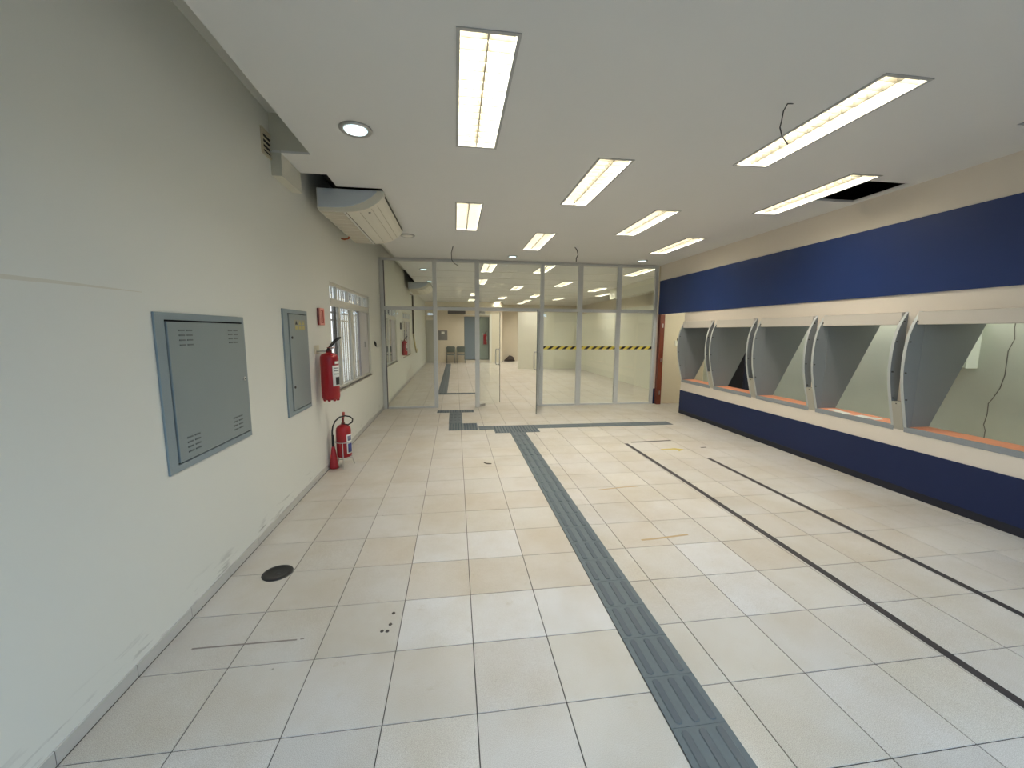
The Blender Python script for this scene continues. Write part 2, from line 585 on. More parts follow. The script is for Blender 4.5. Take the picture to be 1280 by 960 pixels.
for k in range(10):
    y = 7.55 + 1.24 * k
    part('joint_strip', bx(0.34, y - 0.008, H - 0.0025, 8.6, y + 0.008, H + 0.0005), mat('joint_grey', (176, 172, 160), 0.7), ceil)

# ---- right wall: white panelling with five openings, navy bands
PITCH = 1.04
FAR0 = 6.038
OPEN_W = 0.895
opens = [(FAR0 - PITCH * i - OPEN_W, FAR0 - PITCH * i, 0.655, 1.87) for i in range(5)]
w_right = struct('wall_right', MB().plate('x', X_R, X_R + 0.045, Y_F, YG - 0.02, 0.0, H, opens + [(6.075, 7.06, -0.1, 2.05)]), M_WHITE)
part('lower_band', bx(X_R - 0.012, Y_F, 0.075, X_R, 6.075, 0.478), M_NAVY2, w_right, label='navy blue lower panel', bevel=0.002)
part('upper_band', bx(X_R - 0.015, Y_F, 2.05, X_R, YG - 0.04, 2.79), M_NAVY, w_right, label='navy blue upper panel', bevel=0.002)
struct('baseboard_right', bx(X_R - 0.012, Y_F, 0.0, X_R, 6.075, 0.075), M_DARK)

# ---- the corridor behind the panelling, its end wall and the brown door frame
w_corr = struct('wall_corridor', bx(7.30, Y_F, 0.0, 7.42, YG + 0.05, 3.44), M_CORR)
ck = MB()
cp = [(1.905, 1.95), (1.91, 1.72), (1.895, 1.60), (1.93, 1.48), (1.925, 1.22), (1.945, 1.08), (1.99, 0.96), (2.02, 0.90), (2.015, 0.78), (2.03, 0.66), (2.01, 0.60), (2.01, 0.40)]
for (a, b), (c, d) in zip(cp, cp[1:]):
    ck.prism([(a - .004, b), (a + .004, b), (c + .004, d), (c - .004, d)], 'x', 7.2985, 7.3005)
part('crack', ck, M_CRACK, w_corr)
struct('wall_recess', bx(6.105, YG - 0.02, 0.0, 7.30, YG + 0.05, 3.44), M_BEIGEW)
dr = struct('door_3', bx(6.095, 7.035, 0.0, 6.205, 7.145, 2.05), M_BROWN, bevel=0.004)
for z in (0.27, 1.03, 1.80):
    part('hinge', bx(6.145, 7.027, z - 0.045, 6.17, 7.036, z + 0.045), M_STEEL, dr)
struct('trim_5', bx(6.055, YG - 0.035, 0.36, 6.098, YG + 0.02, 2.05, 0).box(6.055, YG - 0.035, 0.0, 6.098, YG + 0.02, 0.36, 1), [M_WHITE, M_NAVY2])

# ---- back room walls
struct('wall_far', MB().plate('y', Y_END, Y_END + 0.12, 0.0, 3.99, 0.0, 3.44, [(1.98, 3.32, -0.1, 2.48)]), M_BACK)
struct('wall_alcove', bx(3.87, 21.2, 0.0, 8.75, 21.32, 3.44).box(3.87, Y_END + 0.12, 0, 3.99, 21.2, 3.44), M_BACK)
struct('wall_middle', bx(4.26, 16.05, 0.0, 7.05, 16.17, 2.50), mat('white_partition', (226, 225, 210), 0.55, var=0.02))
struct('wall_low', bx(7.05, 8.9, 0.0, 7.15, 16.17, 2.42), mat('white_partition', (226, 225, 210), 0.55))
struct('wall_column', bx(7.05, YG + 0.05, 0.0, 7.35, 8.9, H), mat('white_partition', (226, 225, 210), 0.55))
struct('wall_outer', bx(8.63, YG, 0.0, 8.75, 21.3, 3.44).box(7.42, YG - 0.02, 0, 8.75, YG + 0.05, 3.44), M_BACK)
struct('trim_6', bx(6.9, 8.9, 2.78, 7.2, 12.2, H), mat('white_partition', (226, 225, 210), 0.55))
struct('trim_7', bx(0.0, Y_END - 0.30, 2.90, 3.99, Y_END, H), M_BACK)

# ---- shop front behind the camera
sf = struct('wall_shopfront', MB().plate('y', Y_F - 0.12, Y_F, -0.18, 7.42, 0.0, 3.5, [(0.25, 5.85, 0.12, 2.45)]), M_WALL)
for x in (0.25, 1.65, 3.05, 4.45, 5.81):
    part('mullion', bx(x, Y_F - 0.09, 0.12, x + 0.04, Y_F - 0.03, 2.45), M_ALU, sf)
for x in (0.29, 1.69, 3.09, 4.49):
    part('pane', bx(x, Y_F - 0.065, 0.12, x + 1.36, Y_F - 0.057, 2.45), G_PANE, sf)

# ---- the street outside the shop front
struct('floor_street', bx(-8.0, -16.0, -0.15, 16.0, Y_F - 0.12, -0.02), mat('asphalt', (112, 112, 112), 0.9, var=0.15, vscale=3))
struct('wall_opposite', bx(-8.0, -16.3, -0.15, 16.0, -16.0, 7.0), mat('opposite_render', (150, 148, 144), 0.8, var=0.1))

# ---- windows in the left wall
def window(i, y0, y1, z0, z1, near):
    zt = z0 + (z1 - z0) * 0.855
    zt0 = zt - 0.09
    d0, d1 = -0.075, -0.02
    f = MB()
    f.box(d0, y0, z0, d1, y0 + 0.035, z1).box(d0, y1 - 0.035, z0, d1, y1, z1)
    f.box(d0, y0, z1 - 0.04, d1, y1, z1).box(d0, y0, z0, d1, y1, z0 + 0.035)
    wn = struct('window_%d' % i, f, M_WIN)
    part('transom', bx(d0, y0 + 0.035, zt0, d1 + 0.015, y1 - 0.035, zt), M_WIN, wn)
    L = y1 - y0
    for t in (0.165, 0.42, 0.66, 0.83):
        part('transom_mullion', bx(d0 + 0.02, y0 + L * t - 0.02, zt, d1, y0 + L * t + 0.02, z1 - 0.04), M_WIN, wn)
    part('transom_pane', bx(-0.050, y0 + 0.035, zt, -0.045, y1 - 0.035, z1 - 0.04), G_WIN, wn)
    # sliding sashes: open strip, sash, pane, stile, pane, closed frosted leaf
    part('stile', bx(-0.075, y0 + L * 0.165, z0 + 0.035, -0.05, y0 + L * 0.185, zt0), M_DKWIN, wn)
    part('stile', bx(-0.055, y0 + L * 0.195, z0 + 0.035, -0.025, y0 + L * 0.235, zt0), M_WIN, wn)
    part('stile', bx(-0.055, y0 + L * 0.475, z0 + 0.035, -0.025, y0 + L * 0.535, zt0), M_WIN, wn)
    part('stile', bx(-0.075, y0 + L * 0.685, z0 + 0.035, -0.05, y0 + L * 0.71, zt0), M_DKWIN, wn)
    part('pane', bx(-0.045, y0 + L * 0.235, z0 + 0.035, -0.040, y0 + L * 0.475, zt0), G_WIN, wn)
    part('pane', bx(-0.045, y0 + L * 0.535, z0 + 0.035, -0.040, y0 + L * 0.685, zt0), G_WIN, wn)
    fr = part('frosted_sash', bx(-0.055, y0 + L * 0.72, z0 + 0.035, -0.03, y1 - 0.035, zt0), mat('frosted_panel', (184, 182, 186), 0.4), wn, bevel=0.003)
    part('latch', bx(-0.03, y0 + L * 0.86, (z0 + zt0) / 2 - 0.05, -0.018, y0 + L * 0.875, (z0 + zt0) / 2 + 0.05), M_STEEL, fr)
    n = 19
    for k in range(n):
        y = y0 + 0.10 + (L - 0.2) * k / (n - 1)
        part('grille_bar', bx(-0.112, y - 0.008, z0, -0.098, y + 0.008, z1), M_WINB, wn)
    for z in (zt0 - 0.07, zt0 - 0.17):
        part('grille_rail', bx(-0.116, y0, z - 0.010, -0.094, y1, z + 0.010), M_WINB, wn)
    part('sill', bx(-0.18, y0 - 0.01, z0 - 0.022, 0.012, y1 + 0.01, z0), mat('stone_sill', (150, 144, 132), 0.6, var=0.15, vscale=15), wn)
for i, w in enumerate(WINS):
    window(i + 1, *w, i == 0)

# ================================================================== CEILING LAMPS
def make_lamp():
    r = thing('ceiling_lamp', (LW / 2, LL / 2, H), 'x', 'lamp')
    h = MB()
    t = 0.0012
    h.box(0, 0, H + 0.085, LW, LL, H + 0.09)
    h.box(0, 0, H, t, LL, H + 0.085).box(LW - t, 0, H, LW, LL, H + 0.085).box(t, 0, H, LW - t, t, H + 0.085).box(t, LL - t, H, LW - t, LL, H + 0.085)
    part('housing', h, M_LAMPW, r)
    f = MB()
    e = 0.014
    f.box(-e, -e, H - 0.006, LW + e, 0.006, H).box(-e, LL - 0.006, H - 0.006, LW + e, LL + e, H)
    f.box(-e, 0.006, H - 0.006, 0.006, LL - 0.006, H).box(LW - 0.006, 0.006, H - 0.006, LW + e, LL - 0.006, H)
    part('frame', f, mat('grey_lamp_frame', (176, 176, 174), 0.4), r)
    for x in (LW * 0.27, LW * 0.73):
        part('fluorescent_tube', MB().lathe([(0.013, 0.035), (0.013, LL - 0.035)], (x, 0, H + 0.055), 10, axis='y'), M_TUBE, r)
    lv = MB()
    n = 14
    z0, z1 = H + 0.002, H + 0.034
    for k in range(n):
        y = 0.06 + (LL - 0.12) * k / (n - 1)
        lv.prism([(y - 0.009, z1), (y + 0.009, z1), (y + 0.002, z0), (y - 0.002, z0)], 'x', 0.008, LW - 0.008)
    lv.prism([(LW / 2 - 0.014, z1), (LW / 2 + 0.014, z1), (LW / 2 + 0.004, z0), (LW / 2 - 0.004, z0)], 'y', 0.01, LL - 0.01)
    part('louver', lv, M_LOUV, r)
    area_light('lamp_light', (LW / 2, LL / 2, H + 0.083), LW - 0.03, LL - 0.06, LAMP_W, LAMP_C, parent=r, spread=math.radians(142))
    return r

lamp0 = make_lamp()
FRONT_LBL = [
    'recessed louvred fluorescent lamp nearest the camera, seen almost head-on at the top of the picture',
    'long louvred fluorescent lamp at upper right with loose wires dangling beside it',
    'recessed fluorescent lamp in the middle of the ceiling, right of the nearest head-on lamp',
    'fluorescent ceiling lamp right beside the black open ceiling hatch',
    'short-looking fluorescent lamp right of the ceiling air conditioner, in line behind the nearest lamp',
    'fluorescent ceiling lamp right of centre, between the central lamp and the hatch lamp',
    'small-looking fluorescent lamp just in front of the glass partition, left of the hanging black wire',
    'fluorescent ceiling lamp farthest right in front of the glass, above the navy band corner']
BACK_LBL = [
    'ceiling lamp cut by the middle partition post, just beyond the glass',
    'bright ceiling lamp just beyond the glass, top left corner of the wide middle transom pane',
    'cool white ceiling lamp beyond the glass in the rightmost transom pane',
    'brightest ceiling lamp beyond the glass in the transom pane right of the middle post',
    'ceiling lamp beyond the glass at left edge of the wide middle transom pane',
    'ceiling lamp beyond the glass in the centre of the wide middle transom pane',
    'ceiling lamp beyond the glass, lower one in the second transom pane from the right',
    'ceiling lamp over the low white wall, lowest in the second transom pane from the right',
    'ceiling lamp far beyond the glass beside the second partition post, upper of two',
    'ceiling lamp far beyond the glass just left of the middle partition post',
    'small far ceiling lamp at lower left of the wide middle transom pane',
    'far small ceiling lamp low in the transom pane right of the middle post',
    'ceiling lamp far beyond the glass beside the second partition post, lower of two',
    'long low far ceiling lamp at lower right of the wide middle transom pane',
    'farthest tiny ceiling lamp near the end wall in the wide middle transom pane',
    'thin far lamp just behind the long low lamp of the middle transom pane']
for i, (x, y) in enumerate(LAMPS):
    o = lamp0 if i == 0 else copy_tree(lamp0)
    o.location = (x + LW / 2, y + LL / 2, H)
    o['label'] = (FRONT_LBL + BACK_LBL)[i]
    o['group'] = 'recessed fluorescent lamps in front of the glass' if i < 8 else 'recessed fluorescent lamps beyond the glass'
    if i >= 8:
        for ch in o.children:
            if ch.type == 'LIGHT':
                if i == 8:
                    back_data = ch.data.copy()
                    back_data.energy = LAMP_W_BACK
                    back_data.spread = math.radians(150)
                    back_data.color = (1.0, 0.96, 0.87)
                ch.data = back_data

# unseen corridor lamps: one inferred from the lit wall, two added to brighten it
corr_data = None
for yy, side in ((5.4, 'farthest'), (3.0, 'middle'), (0.4, 'nearest')):
    oc = copy_tree(lamp0)
    oc.location = (7.05, yy, H - 0.10)
    oc['label'] = side + ' ceiling lamp in the corridor behind the white panelling'
    oc['group'] = 'lamps behind the panelling'
    for ch in list(oc.children):
        if ch.name.startswith('louver'):          # bare battens, no louvers
            bpy.data.objects.remove(ch)
        elif ch.type == 'LIGHT':
            if corr_data is None:
                corr_data = ch.data.copy()
                corr_data.energy = 52
                corr_data.spread = PI
                corr_data.color = (0.98, 1.0, 0.94)
            ch.data = corr_data

def downlight(x, y, r, label, on=True):
    t = thing('downlight', (x, y, H), label, 'lamp', 'round downlights')
    ring = MB().lathe([(r * 0.70, -0.001), (r * 0.76, -0.012), (r * 0.95, -0.016), (r, -0.008), (r, 0.0)], (x, y, H), 32)
    part('trim_ring', ring, M_STEEL, t)
    part('lens', MB().lathe([(0.001, -0.020), (r * 0.4, -0.019), (r * 0.68, -0.0145), (r * 0.70, -0.010)], (x, y, H), 28),
         M_DLGLOW if on else M_LAMPW, t)
downlight(0.81, 1.78, 0.118, 'round cool white downlight with metal ring at the upper left, near the ceiling edge')
downlight(0.80, 5.14, 0.115, 'unlit round downlight beside the far end of the ceiling air conditioner', False)
downlight(2.67, 6.62, 0.10, 'small lit round downlight in the ceiling just in front of the middle of the glass')
downlight(5.41, 6.64, 0.11, 'lit round downlight in front of the glass at the right')
downlight(0.78, 8.64, 0.105, 'lit round downlight beyond the glass, nearer one in the leftmost transom pane')
downlight(0.77, 11.05, 0.10, 'lit round downlight beyond the glass above the far air conditioner')
downlight(7.39, 11.74, 0.10, 'lit round downlight beyond the glass in the rightmost transom pane')

# ================================================================== AIR CONDITIONERS
def make_ac():
    y0, y1 = 3.12, 4.72
    r = thing('air_conditioner', (0.45, (y0 + y1) / 2, 2.896), 'x', 'air conditioner')
    prof = [(0.10, 3.128), (0.10, 2.925), (0.114, 2.897), (0.40, 2.896), (0.48, 2.904), (0.554, 2.920), (0.615, 2.942), (0.671, 2.972), (0.715, 3.003),
            (0.750, 3.035), (0.774, 3.070), (0.786, 3.103), (0.782, 3.122), (0.765, 3.130)]
    part('body', MB().prism(prof, 'y', y0, y1, smooth=False), M_PLAST, r, bevel=0.003)
    ins = [(0.107, 3.124), (0.107, 2.934), (0.30, 2.937), (0.38, 2.944), (0.46, 2.961), (0.557, 2.998), (0.612, 3.030), (0.655, 3.059), (0.69, 3.090), (0.715, 3.115), (0.70, 3.124)]
    for ya, yb in ((y0 - 0.010, y0), (y1, y1 + 0.010)):
        part('side_panel', MB().prism(ins, 'y', ya, yb), M_ENDC, r, label='smooth cool grey side panel', bevel=0.003)
    gr = part('intake_grille', MB().box(0.130, y0 + 0.03, 2.891, 0.352, y1 - 0.03, 2.8975), M_GRILL, r)
    for k in range(9):
        y = y0 + 0.12 + (y1 - y0 - 0.24) * k / 8
        part('grille_rib', bx(0.135, y - 0.004, 2.888, 0.348, y + 0.004, 2.892), M_PLAST, gr)
    part('strip', bx(0.364, y0 + 0.01, 2.891, 0.382, y1 - 0.01, 2.8975), M_LAMPW, r)
    part('seam', bx(0.386, y0 + 0.01, 2.8925, 0.391, y1 - 0.01, 2.8975), mat('seam_shadow', (120, 112, 98), 0.7), r)
    for y in (y0 + 0.10, y0 + 0.25, y1 - 0.25, y1 - 0.10):
        part('screw', MB().lathe([(0.007, 2.889), (0.007, 2.897)], (0.357, y, 0), 8), M_STEEL, r)
    for a, b in ((0.52, 2.912), (0.64, 2.955), (0.70, 2.992)):
        part('panel_groove', bx(a - 0.002, y0 + 0.06, b - 0.002, a + 0.003, y1 - 0.05, b + 0.006), mat('groove_grey', (186, 178, 160), 0.6), r)
    part('display', MB().lathe([(0.016, -0.004), (0.016, 0.006)], (0.60, y0 + 0.14, 2.937), 12), mat('display_grey', (120, 118, 108), 0.5), r)
    part('air_outlet', MB().prism([(0.778, 3.078), (0.786, 3.098), (0.789, 3.096), (0.782, 3.077)], 'y', y0 + 0.08, y1 - 0.05), mat('outlet_shadow', (70, 66, 58), 0.6), r)
    part('drain_pipe', MB().tube([(0.14, y1 - 0.45, 2.90), (0.12, y1 - 0.43, 2.87), (0.06, y1 - 0.39, 2.865), (0.015, y1 - 0.36, 2.88)], 0.012), M_COPPER, r)
    return r
ac1 = make_ac()
ac1['label'] = 'large white ceiling-mounted air conditioner near the left wall, in front of the glass'
ac2 = copy_tree(ac1)
ac2.location = Vector(ac1.location) + Vector((0, 8.26, 0))
ac2['label'] = 'white ceiling-mounted air conditioner beyond the glass at the upper left'
for a in (ac1, ac2):
    a['group'] = 'ceiling air conditioners on the left'
pipe = MB().tube([(0.03, 13.35, 2.9), (0.03, 13.35, 2.2), (0.03, 13.33, 1.55)], 0.03)
top('drain_hose', pipe, mat('dark_hose', (86, 82, 66), 0.6), 'dark vertical hose down the left wall beyond the glass', 'hose')
top('cable_bundle', MB().tube([(0.03, 13.33, 1.55), (0.05, 13.5, 1.2), (0.06, 13.8, 0.95), (0.05, 14.1, 0.85), (0.05, 14.3, 0.95)], 0.03).tube([(0.035, 13.36, 1.5), (0.05, 13.9, 1.0), (0.05, 14.4, 0.9)], 0.02),
    M_CORD, 'yellowed bundle of loose cable hanging on the left wall beyond the glass', 'cable')

# ================================================================== TELLER / CASH MACHINE SURROUNDS
def make_surround():
    """Built around the first opening (the farthest); y runs from near to far."""
    ya, yb = opens[0][0], opens[0][1]
    r = thing('machine_surround', (X_R, (ya + yb) / 2, 0.655), 'x', 'machine surround')
    curve = [(0.0, 1.872), (-0.042, 1.80), (-0.077, 1.73), (-0.103, 1.65), (-0.120, 1.56), (-0.129, 1.46), (-0.131, 1.36), (-0.127, 1.26), (-0.113, 1.15),
             (-0.092, 1.05), (-0.068, 0.95), (-0.042, 0.85), (-0.018, 0.76), (0.0, 0.69), (0.0, 0.655)]
    def fin(y0, y1, dy):
        m = MB()
        pts = [(X_R + x, z) for x, z in curve] + [(X_R + 0.05, 0.655), (X_R + 0.05, 1.872)]
        n = len(curve)
        m.prism(pts, 'y', y0, y1)
        # lighter edging along the curved front
        for (a, b), (c, d) in zip(curve[:-1], curve[1:-1]):
            m.prism([(X_R + a, b), (X_R + c, d), (X_R + c - 0.003, d), (X_R + a - 0.003, b)], 'y', y0 - 0.001, y1 + 0.001, mi=1)
        return m
    for y0, y1, s in ((yb - 0.002, yb + 0.024, 1), (ya - 0.024, ya + 0.002, -1)):
        f = part('side_fin', fin(y0, y1, s), [M_GREY, M_FINEDGE], r)
        for z, x in ((1.775, -0.06), (1.57, -0.117), (1.26, -0.126), (0.985, -0.076)):
            m = MB().tube([(X_R + x + 0.016, y0 - 0.012, z), (X_R + x + 0.016, y1 + 0.012, z)], 0.007, 8)
            part('screw', m, mat('dark_screw', (78, 78, 74), 0.4, 0.6), f)
    # deep inner side boards, cut on a slant
    for y0, y1 in ((yb - 0.004, yb + 0.018), (ya - 0.018, ya + 0.004)):
        part('side_board', MB().prism([(X_R + 0.046, 0.70), (X_R + 0.262, 0.70), (X_R + 0.80, 1.79), (X_R + 0.80, 1.86), (X_R + 0.046, 1.86)], 'y', y0, y1), M_GREY, r)
    part('header', bx(X_R - 0.046, ya + 0.002, 1.742, X_R + 0.06, yb - 0.002, 1.866), M_HEAD, r, label='pale beige header board', bevel=0.002)
    part('top_board', bx(X_R + 0.06, ya - 0.015, 1.865, X_R + 0.80, yb + 0.015, 1.885), M_GREY, r)
    part('sill', bx(X_R - 0.004, ya - 0.022, 0.645, X_R + 0.02, yb + 0.022, 0.70), M_GREY, r, bevel=0.002)
    part('shelf_board', bx(X_R + 0.012, ya + 0.004, 0.672, X_R + 0.262, yb - 0.004, 0.700), M_SALMON, r, label='bare salmon coloured shelf board', bevel=0.002)
    return r
sur0 = make_surround()
SUR = ['farthest of the five grey machine surrounds, beside the brown door frame',
       'grey machine surround second from the far end, a dark cabinet showing through it',
       'middle one of the five grey machine surrounds in the white panelling',
       'grey machine surround with two papers lying on its salmon shelf',
       'nearest grey machine surround, cracked wall and grey box showing through it']
for i in range(5):
    o = sur0 if i == 0 else copy_tree(sur0)
    o.location = Vector(sur0.location) + Vector((0, -PITCH * i if i else 0, 0))
    o['label'] = SUR[i]
    o['group'] = 'machine surrounds along the right wall'
# cover box between each two surrounds
GAPL = ['between the two farthest surrounds', 'between the second and the middle surround', 'between the middle surround and the one with papers', 'between the surround with papers and the nearest surround']
for i in range(4):
    ya = opens[i + 1][1] + 0.026
    yb = opens[i][0] - 0.026
    c = thing('cover_box', (X_R, (ya + yb) / 2, 0.655), 'narrow grey cover box ' + GAPL[i], 'cover box', 'cover boxes between the surrounds')
    pr = [(X_R, 0.658), (X_R - 0.012, 0.70), (X_R - 0.034, 0.80), (X_R - 0.060, 0.90), (X_R - 0.072, 0.955), (X_R, 0.955)]
    part('casing', MB().prism(pr, 'y', ya, yb), mat('beige_grey_cover', (176, 172, 158), 0.5), c, bevel=0.002)
    part('screw', MB().tube([(X_R - 0.070, (ya + yb) / 2, 0.935), (X_R - 0.073, (ya + yb) / 2, 0.935)], 0.006), M_BLACK, c)
# papers, cabinet, meter box seen through the openings
def paper(x, y, w, l, rot, label):
    m = MB()
    c, s = math.cos(rot), math.sin(rot)
    n = 4
    b = len(m.v)
    for k in range(n + 1):
        for j in (0, 1):
            for zz in (0, 1):
                u, v = -l / 2 + l * k / n, (-w / 2, w / 2)[j]
                z = 0.7012 + 0.006 * math.sin(k * 1.3) ** 2 + zz * 0.0008
                m.v.append((x + u * s + v * c, y + u * c - v * s, z))
    for k in range(n):
        a = b + k * 4
        m.face((a + 1, a + 3, a + 7, a + 5)); m.face((a, a + 4, a + 6, a + 2))
        m.face((a, a + 1, a + 5, a + 4)); m.face((a + 2, a + 6, a + 7, a + 3))
    top('paper_sheet', m, M_PAPER, label, 'paper', 'papers on the salmon shelf')
paper(6.16, 2.66, 0.10, 0.30, 0.25, 'white paper sheet at the far end of the salmon shelf')
paper(6.17, 2.33, 0.13, 0.22, -0.15, 'white paper sheet lying nearer the camera on the salmon shelf')
mb_ = thing('meter_box', (7.27, 2.3, 1.27), 'pale grey wall box behind the nearest surround, its shadow on the cracked wall', 'box')
part('casing', bx(7.14, 2.16, 1.27, 7.30, 2.66, 1.86), M_CORR, mb_, bevel=0.004)
part('lid', bx(7.125, 2.175, 1.285, 7.14, 2.645, 1.845), M_CORR, mb_, bevel=0.003)
cb = thing('cabinet', (7.0, 5.66, 0), 'dark navy tall cabinet seen through the second surround from the far end', 'cabinet')
part('carcass', bx(6.92, 5.30, 0.0, 7.29, 5.98, 1.55), mat('dark_cabinet', (22, 26, 44), 0.5), cb, bevel=0.004)
part('door', bx(6.90, 5.31, 0.04, 6.92, 5.97, 1.54), mat('dark_cabinet', (22, 26, 44), 0.5), cb, bevel=0.003)
sw = thing('light_switch', (6.585, YG - 0.02, 1.35), 'small cream switch box on the beige recess wall', 'switch')
part('plate', bx(6.535, YG - 0.034, 1.35, 6.635, YG - 0.02, 1.47), M_PLAST, sw, bevel=0.003)
part('rocker', bx(6.585, YG - 0.046, 1.45, 6.635, YG - 0.02, 1.52), mat('switch_grey', (90, 86, 76), 0.5), sw, bevel=0.003)

# ================================================================== GLASS PARTITION
gp = thing('glass_partition', (3.05, YG, 0), 'full height glass partition with grey aluminium frame across the room', 'partition')
posts = [(0.004, 0.078), (1.064, 1.148), (1.944, 2.037), (3.358, 3.441), (4.199, 4.307), (5.101, 5.197), (5.985, 6.055)]
ZT = 3.125
for a, b in posts:
    part('post', bx(a, YG - 0.035, 0.0, b, YG + 0.035, ZT), M_ALU, gp, bevel=0.003)
part('post_groove', bx(0.078, YG - 0.028, 0.0, 0.092, YG + 0.028, ZT), mat('dark_alu', (96, 98, 100), 0.45, 0.5), gp)
for (a0, a), (b, b1) in zip(posts, posts[1:]):
    w0, w1 = a, b
    part('top_rail', bx(w0, YG - 0.03, 3.075, w1, YG + 0.03, ZT), M_ALU, gp, bevel=0.002)
    part('middle_rail', bx(w0, YG - 0.03, 2.080, w1, YG + 0.03, 2.150), M_ALU, gp, bevel=0.002)
    part('transom_pane', bx(w0 + 0.001, YG - 0.004, 2.150, w1 - 0.001, YG + 0.004, 3.075), G_PANE, gp)
for i in (0, 3, 4, 5):
    a, b = posts[i][1], posts[i + 1][0]
    part('bottom_rail', bx(a, YG - 0.025, 0.0, b, YG + 0.025, 0.035), M_ALU, gp, bevel=0.002)
    part('fixed_pane', bx(a + 0.001, YG - 0.004, 0.035, b - 0.001, YG + 0.004, 2.080), G_PANE, gp)
    if i >= 3:
        part('hazard_tape', bx(a + 0.004, YG - 0.0055, 1.262, b - 0.004, YG - 0.0042, 1.328), M_HAZ, gp, label='yellow and black striped tape')

def glass_door(n, hinge, width, ang, side):
    """Leaf built along +x from its hinge, then swung."""
    d = MB().box(0.0, -0.005, 0.012, width, 0.005, 2.07)
    o = bpy.data.objects.new('door_%d' % n, d.mesh('door', G_PANE))
    COL.objects.link(o)
    tag(o, kind='structure')
    part('edge', bx(width, -0.006, 0.012, width + 0.004, 0.006, 2.07), mat('glass_edge', (70, 84, 78), 0.2), o)
    for z in (0.012, 2.03):
        part('patch_fitting', bx(0.0, -0.014, z - 0.004, 0.15, 0.014, z + 0.045), M_STEEL, o, bevel=0.002)
    hx = width - 0.07
    h = MB()
    for s in (-1, 1):
        h.tube([(hx, s * 0.006, 0.90), (hx, s * 0.05, 0.90), (hx, s * 0.06, 0.93), (hx, s * 0.06, 1.22), (hx, s * 0.05, 1.25), (hx, s * 0.006, 1.25)], 0.011)
    part('handle', h, M_STEEL, o)
    o.location = (hinge[0], hinge[1], 0.0)
    o.rotation_euler = (0, 0, ang)
    return o
glass_door(1, (2.045, YG + 0.02), 0.64, math.atan2(0.42, 0.48), 1)
glass_door(2, (3.352, YG - 0.02), 1.0, math.atan2(-0.97, -0.25), -1)
lk = thing('door_hook', (0.03, 6.42, 1.33), 'small black hook with a thin rod on the left wall beside the glass', 'hook')
part('hook', MB().tube([(0.012, 6.36, 1.45), (0.022, 6.37, 1.40), (0.03, 6.39, 1.35)], [0.010, 0.022, 0.012]), M_BLACK, lk)
part('rod', MB().tube([(0.03, 6.39, 1.35), (0.035, 6.45, 1.335), (0.05, 7.13, 1.335)], 0.005), M_STEEL, lk)

# ================================================================== LEFT WALL THINGS
eb = thing('electrical_cabinet', (0.0, 1.18, 0.87), 'large square grey flush electrical cabinet on the left wall, nearest the camera', 'cabinet')
part('frame', MB().plate('x', 0.0, 0.012, 0.745, 1.622, 0.868, 1.736, [(0.815, 1.600, 0.905, 1.698)]), M_STEELF, eb, bevel=0.002)
part('gap', bx(0.0, 0.815, 0.905, 0.003, 1.600, 1.698), M_GAP, eb)
dd = part('door', bx(0.004, 0.824, 0.913, 0.018, 1.598, 1.688), M_STEELG, eb, bevel=0.003)
for cy, cz in ((0.966, 1.60), (1.455, 1.60), (0.952, 0.997), (1.435, 1.005)):
    for j in range(2):
        for k in range(4):
            y = cy + (j - 0.5) * 0.066
            z = cz + (k - 1.5) * 0.027
            part('vent_slot', bx(0.0176, y - 0.024, z - 0.003, 0.0205, y + 0.024, z + 0.005), mat('slot_shadow', (88, 96, 98), 0.5), dd)
lc = part('lock', MB().lathe([(0.014, 0.018), (0.014, 0.024), (0.010, 0.026)], (0, 1.556, 1.30), 14, axis='x'), M_STEEL, eb)
part('keyhole', MB().lathe([(0.006, 0.024), (0.006, 0.028)], (0, 1.556, 1.30), 10, axis='x'), M_BLACK, lc)

e2 = thing('breaker_cabinet', (0.0, 2.60, 0.85), 'tall narrow grey electrical panel with a warning sticker on the left wall', 'cabinet')
part('frame', MB().plate('x', 0.0, 0.016, 2.30, 2.885, 0.850, 1.838, [(2.395, 2.855, 0.885, 1.802)]), M_STEELF, e2, bevel=0.002)
part('gap', bx(0.0, 2.395, 0.885, 0.004, 2.855, 1.802), M_GAP, e2)
d2 = part('door', bx(0.005, 2.408, 0.895, 0.022, 2.852, 1.795), M_STEELG, e2, bevel=0.003)
for z in (1.578, 1.112):
    part('lock', MB().lathe([(0.012, 0.022), (0.012, 0.028)], (0, 2.452, z), 12, axis='x'), M_BLACK, d2)
st = part('sticker', bx(0.022, 2.53, 1.645, 0.0228, 2.80, 1.745), M_STICK, d2, label='yellowish warning sticker')
for k, (ya, yb) in enumerate(((2.545, 2.60), (2.63, 2.69), (2.72, 2.775))):
    part('triangle', MB().prism([(ya, 1.70), (yb, 1.70), ((ya + yb) / 2, 1.738)], 'x', 0.0226, 0.0233), M_LABELK if k == 0 else mat('sticker_yellow', (182, 168, 104), 0.6), st)
    part('caption', bx(0.0226, ya, 1.655, 0.0233, yb, 1.69), mat('sticker_yellow', (182, 168, 104), 0.6), st)

